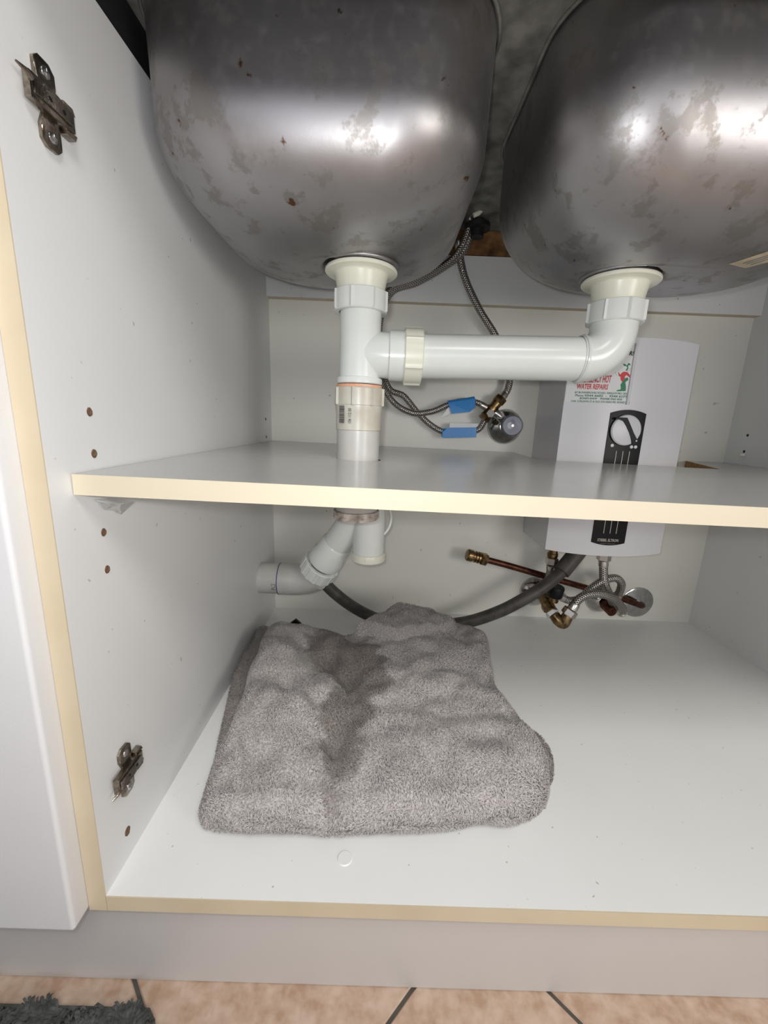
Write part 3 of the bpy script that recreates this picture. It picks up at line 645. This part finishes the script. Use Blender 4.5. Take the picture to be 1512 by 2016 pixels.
obj('paper_flap', *plate([a - u * .004 + Vector((0, -.006, 0)), a - u * .016 + d * .012 + Vector((0, -.006, 0)), a - u * .0225 - d * .018 + Vector((0, -.004, 0))], (0, .0006, 0)), M_PAPER, t, label='white paper corner')
t, a, b, u, d = blue_tag((870, 852), (936, 851), .849, 'lower blue plastic tag wrapped around a braided hose', 1)
obj('flap', *plate([a - u * .010 + Vector((0, -.0088, 0)), b - u * .010 + Vector((0, -.0088, 0)), b + u * .010 + Vector((0, -.0088, 0)), a + u * .010 + d * .010 + Vector((0, -.0088, 0)), a + u * .001 + Vector((0, -.0088, 0))], (0, .0006, 0)), M_TAPE, t)
obj('paper_flap', *plate([a + u * .009 + d * .014 + Vector((0, -.004, 0)), b + u * .010 + Vector((0, -.004, 0)), b + u * .017 + d * .012 + Vector((0, -.002, 0)), a + u * .019 + d * .016 + Vector((0, -.002, 0))], (0, .0006, 0)), M_PAPER, t, label='white paper strip')

# stop valve
vc = P3(993, 840, YB)
sv = thing('stop_valve', vc, 'chrome stop valve with brass tee and clear knob on the back wall above the shelf', 'valve')
def flange(c, r, parent, name='wall_flange'):
    return obj(name, *lathe([(r, 0), (r, .0015), (r * .93, .006), (r * .75, .012), (r * .5, .017), (r * .42, .019), (r * .3, .0195)], c, (0, -1, 0), 48), M_CHROME, parent, smooth='all')
flange(vc, .036, sv)
kb = P3(1010, 838, .80)
obj('valve_body', *join(tube([vc + Vector((.0, -.015, 0)), vc + Vector((.0, -.045, 0))], .011, 24), tube([vc + Vector((0, -.034, 0)), P3(984, 820, .836), P3(975, 812, .838)], .0085, 20)), M_CHROME, sv, smooth=True)
obj('knob', *lathe([(.007, .012), (.014, .010), (.019, .004), (.0200, 0), (.0200, -.010), (.0175, -.013), (.007, -.0125), (0, -.012)], kb + Vector((0, .012, 0)), (.10, 1, 0), 36), M_KNOB, sv, smooth=True, label='clear bluish knob')
obj('knob_screw', *lathe([(0, .001), (.0026, .001), (.003, 0)], kb + Vector((-.0012, -.0013, 0)), (-.1, -1, 0), 16), M_NUT, sv)
ta, tb_ = P3(951, 826, .842), P3(987, 783, .842)
td = (tb_ - ta).normalized()
obj('tee_fitting', *join(tube([ta.lerp(tb_, .12), ta.lerp(tb_, .86)], .0100, 20), lathe([(.0118, 0), (.0118, .006)], ta.lerp(tb_, .42), td, 20, True), hexa(.0122, .012, ta, td), hexa(.0128, .013, tb_ - td * .012, td)), M_BRASS, sv, smooth=True, label='brass tee')
for x, y in ((966, 816), (984, 819)): obj('nut', *hexa(.0085, .009, P3(x, y, .838), (-.25, -1, .2)), M_NUT, sv)

# ------------------------------------------------------------------ lower valves and hoses
f1 = P3(1053, 1164, YB); f2 = P3(1180, 1178, YB); f3 = P3(1254, 1185, YB)
lv = thing('angle_valve', f1, 'tarnished brass angle valve with black cap under the heater', 'valve')
flange(f1, .035, lv)
obj('valve_body', *join(tube([f1 + Vector((0, -.012, 0)), P3(1064, 1168, .83), P3(1075, 1185, .80), P3(1087, 1205, .775)], .0115, 20, True, 4), lathe([(.013, 0), (.0135, .003), (.0135, .010), (.013, .013)], P3(1076, 1190, .797), (P3(1090, 1210, .772) - P3(1076, 1190, .797)), 8, True)), M_BRASS, lv, smooth=True)
obj('nut', *hexa(.0135, .009, P3(1084, 1203, .782), P3(1100, 1222, .765) - P3(1084, 1203, .782)), M_PAPER, lv, label='white tape-wrapped thread')
obj('elbow', *tube([P3(1091, 1210, .774), P3(1098, 1220, .768), P3(1108, 1226, .764), P3(1114, 1218, .762), P3(1120, 1209, .762)], [.0105, .0115, .0125, .0115, .0105], 20, True, 5), M_BRASS, lv, smooth=True, label='brown brass elbow')
kc = P3(1092, 1168, .79)
obj('cap', *lathe([(.0145, 0), (.0155, .002), (.0155, .021), (.014, .023), (0, .023)], kc + Vector((0, 0, -.006)), (.08, -.12, 1), 28, True), M_BLACK, lv, smooth=True, label='black plastic cap')
obj('spindle', *lathe([(.0095, 0), (.0105, .003), (.0095, .008), (.0105, .011), (.008, .014)], kc + Vector((-.001, 0, -.0185)), (.05, 0, 1), 20, True), M_BRASS, lv, smooth=True)
obj('nut', *hexa(.0145, .014, P3(1117, 1211, .762), P3(1130, 1194, .762) - P3(1117, 1211, .762)), M_NUT, lv)
hose('braided_hose', [P3(1126, 1200, .762), P3(1137, 1182, .764), P3(1155, 1171, .768), P3(1180, 1169, .775), P3(1205, 1177, .79), P3(1222, 1192, .815), P3(1226, 1204, .845), P3(1222, 1206, .858)], .0085, 'thick braided steel hose arching from the brass elbow to the wall')
hose('braided_hose', [i2 - Vector((0, 0, .014)), P3(1188, 1130, .80), P3(1190, 1148, .80), P3(1198, 1168, .81), P3(1206, 1186, .83), P3(1208, 1196, .85)], .0085, 'braided steel hose hanging from the right outlet nut of the heater')
hose('braided_hose', [P3(1100, 1172, .81), P3(1120, 1182, .81), P3(1142, 1178, .805), P3(1165, 1158, .80), P3(1190, 1142, .80), P3(1212, 1138, .805), P3(1223, 1148, .81), P3(1221, 1162, .82), P3(1213, 1178, .83)], .0080, 'braided steel hose looping behind the black valve cap')
hose('braided_hose', [i1 - Vector((0, 0, .020)), P3(1085, 1120, .805), P3(1082, 1135, .81), P3(1078, 1150, .815)], .0085, 'short braided steel hose hanging from the left brass inlet of the heater')
ws = thing('wall_stub', f2, 'middle chrome wall flange with a dark brass stub behind the braided hoses', 'flange')
flange(f2, .033, ws)
obj('stub', *tube([f2 + Vector((0, -.008, 0)), P3(1192, 1192, .85), P3(1205, 1205, .825)], [.010, .011, .0105], 20), M_COPPER, ws, smooth=True)
cpz = thing('capped_copper_pipe', f3, 'brown copper pipe with brass end cap leaving the rightmost wall flange', 'pipe')
obj('wall_flange', *lathe([(.036, 0), (.036, .0018), (.034, .003), (.028, .0035), (.012, .0055), (.008, .006)], f3, (0, -1, 0), 48), M_CHROME, cpz, smooth=True)
obj('copper_tube', *tube([f3 + Vector((.012, 0, -.006)), P3(1262, 1192, .858), P3(1240, 1184, .848), P3(1205, 1172, .845), P3(1100, 1142, .838), P3(1010, 1116, .832), P3(955, 1101, .828)], .0068, 20, True, 5), M_COPPER, cpz, smooth=True)
e0, e1 = P3(958, 1102, .828), P3(912, 1090, .824); ed = (e1 - e0).normalized(); el = (e1 - e0).length
obj('compression_nut', *hexa(.0135, .014, e0, ed), M_BRASS, cpz)
obj('end_cap', *lathe([(.0095, .014), (.0095, .017), (.0125, .018), (.0125, .020), (.0095, .021), (.0095, .024), (.0125, .025), (.0125, .027), (.0100, .028), (.0100, .031), (.0128, .033), (.0128, .043), (.011, .045), (0, .0455)], e0, ed, 32), M_BRASS, cpz, smooth=True)

gh = thing('drain_hose', P3(1135, 1095, .80), 'dark grey flexible hose running from the heater behind the towel to the waste pipe', 'hose')
GP = [P3(1150, 1070, .80), P3(1128, 1098, .79), P3(1105, 1126, .78), P3(1070, 1155, .765), P3(1030, 1180, .76), P3(985, 1203, .765), P3(930, 1222, .775), P3(880, 1230, .785), P3(820, 1236, .80), P3(770, 1228, .81), P3(725, 1211, .815), P3(688, 1190, .81), P3(655, 1164, .80), P3(632, 1140, .795)]
obj('tube', *tube(GP, .0122, 24, True, 8), M_HOSEG, gh, smooth=True)
obj('sleeve', *tube(GP[:3], .0165, 24, True, 8), M_HOSEG, gh, smooth=True)

# ------------------------------------------------------------------ towel
zf = ZF + H0
def TP(px, py, h): return at(px, py, Z=ZF + h)
def towel_layer(outline, zbase, hfun, rim=.016, na=360, ns=120, roll=.9):
    P = smooth_path([Vector((p.x, p.y, 0)) for p in outline] + [Vector((outline[0].x, outline[0].y, 0))], 14)[:-1]
    # resample by length
    L = [0]
    for i in range(1, len(P) + 1): L.append(L[-1] + (P[i % len(P)] - P[i - 1]).length)
    Q = []
    j = 0
    for k in range(na):
        s = L[-1] * k / na
        while j < len(P) - 1 and L[j + 1] < s: j += 1
        t = (s - L[j]) / max(1e-9, L[j + 1] - L[j]); Q.append(P[j].lerp(P[(j + 1) % len(P)], t))
    c = sum(Q, Vector()) / na; Q = np.array([[q.x, q.y] for q in Q]); c = np.array([c.x, c.y]); V = []
    rad = np.linalg.norm(Q - c, axis=1)
    rows = []
    for i in range(ns + 1): rows.append(('t', i / ns))
    nb = 14
    for i in range(1, nb + 1): rows.append(('s', i / nb))
    for kind, s in rows:
        row = []
        for k in range(na):
            q = Q[k]; rd = rad[k]; fr = min(.45, rim / rd)
            if kind == 't':
                e = s ** .85 if s < 1 else 1
                if e > 1 - fr:
                    ph = (e - (1 - fr)) / fr * PI / 2; ss = (1 - fr) + fr * math.sin(ph); zz = math.cos(ph)
                else: ss = e; zz = 1
                x, y = c + (q - c) * ss; h = hfun(x, y, k / na); low = h * .42
                z = zbase + low + (h - low) * zz
            else:
                ph = s * PI / 2; ss = 1 - fr * .55 * (1 - math.cos(ph)); x, y = c + (q - c) * ss
                h = hfun(*(c + (q - c)), k / na); z = zbase + h * .42 * (1 - math.sin(ph))
            row.append((x, y, max(z, zbase + .0003)))
        V += row
    Fc = []; R = len(rows)
    for i in range(R - 1):
        for k in range(na): k2 = (k + 1) % na; Fc.append((i * na + k, i * na + k2, (i + 1) * na + k2, (i + 1) * na + k))
    return V, Fc, (na, ns, nb)
def nz(x, y, s, o=0): return noise.noise(Vector((x * s + o, y * s - o, o * .37)))
def seg_d(x, y, a, b):
    dx, dy = b[0] - a[0], b[1] - a[1]; t = max(0, min(1, ((x - a[0]) * dx + (y - a[1]) * dy) / (dx * dx + dy * dy))); return math.hypot(x - a[0] - dx * t, y - a[1] - dy * t), t
def g(d, s): return math.exp(-d * d / (2 * s * s))
def xy(px, py, h=.06): p = TP(px, py, h); return (p.x, p.y)
cre = [(xy(600, 1275), xy(640, 1300), .016, .016), (xy(640, 1300), xy(690, 1330), .016, .013), (xy(560, 1345), xy(625, 1380), .010, .010), (xy(625, 1380), xy(660, 1460), .010, .010), (xy(660, 1460), xy(655, 1590), .008, .012), (xy(690, 1330), xy(670, 1440), .010, .016), (xy(760, 1350), xy(1000, 1400), .004, .012), (xy(960, 1530), xy(1060, 1560), .008, .009)]
bmp = [(xy(540, 1290), .016, .035), (xy(600, 1370), .010, .030), (xy(820, 1270), .020, .055), (xy(560, 1470), .008, .05), (xy(900, 1470), .012, .07), (xy(1000, 1590), .004, .03), (xy(740, 1400), .006, .03)]
def htop(x, y, a):
    h = .052 + .012 * nz(x, y, 14) + .006 * nz(x, y, 34, 3)
    for (p, q, amp, s) in cre: d, t = seg_d(x, y, p, q); h -= amp * g(d, s)
    for (p, amp, s) in bmp: h += amp * g(math.hypot(x - p[0], y - p[1]), s)
    h += .004 * math.sin((x * 60) + 2 * nz(x, y, 20)) * max(0, 1 - (y - .36) / .08)
    h *= .72 + .28 * min(1, max(0, (y - .36) / .12))
    return max(h, .02)
F0 = lambda px, py, h=.012: TP(px, py, h)
out_top = [F0(399, 1622, .008), F0(402, 1633, .006), F0(412, 1636, .007), F0(470, 1638), F0(560, 1641), F0(650, 1642), F0(760, 1641), F0(870, 1634), F0(960, 1622), F0(1020, 1620), F0(1060, 1598), F0(1072, 1560, .02), F0(1070, 1512, .025), F0(1045, 1470, .028), F0(1003, 1412, .033), F0(974, 1365, .036), F0(962, 1310, .038), F0(955, 1268, .04), F0(925, 1245, .045), F0(880, 1232, .05), F0(800, 1232, .05), F0(730, 1245, .045), F0(672, 1262, .04), F0(625, 1262, .03), F0(580, 1250, .038), F0(540, 1236, .045), F0(519, 1256, .042), F0(508, 1310, .036), F0(492, 1340, .034), F0(478, 1395, .030), F0(448, 1470, .024), F0(425, 1520, .018), F0(409, 1585, .010)]
out_low = [F0(412, 1610, .005), F0(520, 1625, .005), F0(700, 1626, .005), F0(900, 1612, .005), F0(1010, 1600, .005), F0(1074, 1550, .012), F0(1086, 1505, .014), F0(1064, 1465, .014), F0(1000, 1420, .014), F0(962, 1370, .014), F0(945, 1310, .014), F0(925, 1268, .014), F0(880, 1250, .014), F0(760, 1256, .014), F0(640, 1266, .014), F0(560, 1258, .014), F0(505, 1240, .02), F0(483, 1262, .018), F0(462, 1320, .016), F0(446, 1400, .014), F0(428, 1490, .012), F0(420, 1550, .008)]
for ol in (out_top, out_low):
    for p in ol: p.y = min(p.y, .735 if ol is out_top else .74); p.x = max(p.x, XL + .006)
tw = thing('towel', W(0, .55, ZF), 'thick grey terry towel folded on the cabinet base with a dark patch of damp and painted crease shade', 'towel')
layers = []
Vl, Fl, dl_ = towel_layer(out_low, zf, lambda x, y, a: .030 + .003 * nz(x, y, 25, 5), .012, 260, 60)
Vt, Ft, dt_ = towel_layer(out_top, zf + .006, htop, .017, 460, 190)
# rolled back layer rising behind the main fold
def rb(px, py, h): return TP(px, py, h)
back_o = [rb(700, 1262, .05), rb(735, 1232, .06), rb(775, 1205, .07), rb(800, 1200, .075), rb(850, 1200, .075), rb(868, 1222, .07), rb(900, 1246, .06), rb(860, 1275, .05), rb(780, 1285, .05)]
for p in back_o: p.y = min(p.y, .725)
Vb, Fb, db_ = towel_layer(back_o, zf + .020, lambda x, y, a: .066 + .004 * nz(x, y, 40, 9) + .008 * g(abs(x - xy(800, 1200, .075)[0]), .02), .014, 160, 40)
wc = [(xy(690, 1300), .050, .95), (xy(650, 1275), .035, .9), (xy(720, 1350), .034, .9), (xy(690, 1400), .034, .85), (xy(670, 1440), .028, .8), (xy(672, 1485), .020, .7), (xy(655, 1540), .014, .55), (xy(650, 1590), .012, .4), (xy(640, 1255), .03, .7)]  # damp patch whose mask also paints in the shade of the crease
def damp_shade(x, y):
    s = 0
    for p, r, a in wc:
        d = math.hypot(x - p[0], (y - p[1])) / r + .55 * nz(x, y, 45, 2) + .3 * nz(x, y, 120, 4); s = max(s, a * max(0, min(1, (1.25 - d) / .35)))
    return s
def add_layer(name, V, Fc, label=None):
    o = obj(name, V, Fc, M_TOWEL, tw, smooth='all', label=label); me = o.data; a = me.attributes.new('damp_shade', 'FLOAT', 'POINT'); w_ = Vector(o['_w'])
    a.data.foreach_set('value', [(.75 if name == 'lower_fold' else .15) if name != 'upper_fold' else damp_shade(v.co.x + w_.x, v.co.y + w_.y) for v in me.vertices]); return o  # lower fold darkened all over: damp underside plus painted shade of its left side
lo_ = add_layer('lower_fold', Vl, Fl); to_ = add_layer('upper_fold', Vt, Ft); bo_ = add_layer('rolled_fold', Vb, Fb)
# hem piping along the right side of the upper fold
hem = [F0(940, 1252, .047), F0(956, 1272, .045), F0(962, 1310, .044), F0(972, 1362, .042), F0(1000, 1410, .038), F0(1040, 1458, .033), F0(1071, 1508, .028), F0(1079, 1552, .022), F0(1070, 1590, .014)]
for p in hem: p.y = min(p.y, .735)
obj('hem', *tube(hem, .0022, 8, True, 6), M_HEM, tw, smooth=True, label='pale stitched hem')
# terry loops
def pile(name, src, count, length, width, parent, m, damp_shade_fn=None, seed=1):
    r = np.random.default_rng(seed); me = src.data; w_ = np.array(src['_w']); nv = len(me.vertices); co = np.empty(nv * 3); me.vertices.foreach_get('co', co); co = co.reshape(-1, 3) + w_
    F4 = np.array([list(p.vertices) for p in me.polygons if len(p.vertices) == 4])
    a, b, c, d = (co[F4[:, i]] for i in range(4)); nrm = np.cross(c - a, d - b); ar = np.linalg.norm(nrm, axis=1); ok = ar > 1e-12; F4 = F4[ok]; a, b, c, d = a[ok], b[ok], c[ok], d[ok]; nrm = nrm[ok]; ar = ar[ok]; nrm /= ar[:, None]
    # outward
    cen = co.mean(0); cen[2] = zf - .05; fl_ = np.sum(nrm * ((a + c) / 2 - cen), axis=1) < 0; nrm[fl_] *= -1
    wgt = ar * np.where(nrm[:, 2] < -.35, 0, 1); idx = r.choice(len(F4), count, p=wgt / wgt.sum()); u = r.random(count)[:, None]; v = r.random(count)[:, None]
    p = a[idx] * (1 - u) * (1 - v) + b[idx] * u * (1 - v) + c[idx] * u * v + d[idx] * (1 - u) * v; n_ = nrm[idx]
    th = np.array([noise.noise(Vector((q[0] * 22, q[1] * 22, q[2] * 30))) * 5 for q in p]) + r.normal(size=count) * .45
    t1 = np.cross(n_, np.array([0, 1, 0.])); t1 /= np.linalg.norm(t1, axis=1)[:, None] + 1e-9; t2 = np.cross(n_, t1)
    dr2 = t1 * np.cos(th)[:, None] + t2 * np.sin(th)[:, None]; sd = np.cross(n_, dr2); ln = length * (0.7 + .6 * r.random(count))[:, None]; wd = width * (.7 + .6 * r.random(count))[:, None]
    q0 = p - n_ * .0006; q1 = p + n_ * ln * .55 + dr2 * ln * .15; q2 = p + n_ * ln * .75 + dr2 * ln * .65; q3 = p + n_ * ln * .35 + dr2 * ln * 1.0
    V = np.stack([q0 - sd * wd * .4, q0 + sd * wd * .4, q1 - sd * wd * .5, q1 + sd * wd * .5, q2 - sd * wd * .5, q2 + sd * wd * .5, q3], 1).reshape(-1, 3)
    k = np.arange(count)[:, None] * 7; Fq = np.concatenate([k + [[0, 1, 3, 2]], k + [[2, 3, 5, 4]]], 0); Ft_ = k + [[4, 5, 6]]
    V[:, 2] = np.maximum(V[:, 2], zf + .0002)
    mesh = bpy.data.meshes.new(name); mesh.vertices.add(len(V)); c0_ = np.array([V[:, 0].mean(), V[:, 1].mean(), V[:, 2].min()]); mesh.vertices.foreach_set('co', (V - c0_).ravel())
    nl = len(Fq) * 4 + len(Ft_) * 3; mesh.loops.add(nl); mesh.polygons.add(len(Fq) + len(Ft_)); mesh.loops.foreach_set('vertex_index', np.concatenate([Fq.ravel(), Ft_.ravel()]).astype(np.int32))
    mesh.polygons.foreach_set('loop_start', np.concatenate([np.arange(len(Fq)) * 4, len(Fq) * 4 + np.arange(len(Ft_)) * 3]).astype(np.int32))
    mesh.update(calc_edges=True); mesh.validate(); mesh.materials.append(m)
    if damp_shade_fn:
        at_ = mesh.attributes.new('damp_shade', 'FLOAT', 'POINT'); wv = np.repeat(np.array([damp_shade_fn(q[0], q[1]) for q in p]), 7); at_.data.foreach_set('value', wv)
    o = bpy.data.objects.new(name, mesh); COL.objects.link(o); o.parent = parent; o.location = Vector(c0_) - Vector(parent['_w']); o['kind'] = 'stuff'; return o
pile('terry_loops', to_, 190000, .0042, .0008, tw, M_TOWEL, damp_shade, 1)
pile('terry_loops', lo_, 45000, .0034, .0008, tw, M_TOWEL, lambda x, y: .75, 2)  # loops repeat the lower fold's damp tone and painted shade
pile('terry_loops', bo_, 20000, .0034, .0008, tw, M_TOWEL, lambda x, y: .15, 3)
# small black object peeking out behind the towel
k0 = [TP(566, 1236, .03), TP(578, 1228, .04), TP(587, 1243, .03), TP(575, 1250, .02)]
for p in k0: p.y = .742
tag(obj('plastic_clip', *join(plate(k0, (0, .006, 0))), M_BLACK), 'small black plastic piece peeking out behind the towel', 'clip')

# ------------------------------------------------------------------ floor mat
mo = rrect(-.80, -.193, -.30, .2955, .05, 8)
fm = thing('floor_mat', W(-.4, .1, -H0), 'dark grey shaggy floor mat on the beige tiles', 'mat')
v, f, s = slab(mo, [], -H0 + .0003, -H0 + .007); zfo = zf
obj('backing', v, f, M_MAT, fm)
V = []; Fc = []; nyy, nxx = 60, 60
for j in range(nyy + 1):
    for i in range(nxx + 1): V.append((-.5 + .30 * i / nxx, .18 + .112 * j / nyy, .007))
for j in range(nyy):
    for i in range(nxx): a = j * (nxx + 1) + i; Fc.append((a, a + 1, a + nxx + 2, a + nxx + 1))
tmp = obj('pile_source', V, Fc, M_MAT); zf = 0.0
def in_mat(x, y):
    cx_, cy_ = -.193 - .05, .2955 - .05
    return not (x > cx_ and y > cy_ and math.hypot(x - cx_, y - cy_) > .05)
pp = pile('shag', tmp, 16000, .010, .0022, fm, M_MAT, None, 5); bpy.data.objects.remove(tmp)
bm = bmesh.new(); bm.from_mesh(pp.data); ofs = Vector(fm['_w']) + pp.location
bmesh.ops.delete(bm, geom=[v for v in bm.verts if not in_mat(v.co.x + ofs.x - .004, v.co.y + ofs.y - .004)], context='VERTS'); bm.to_mesh(pp.data); bm.free()

for o in bpy.data.objects:
    if '_w' in o: del o['_w']
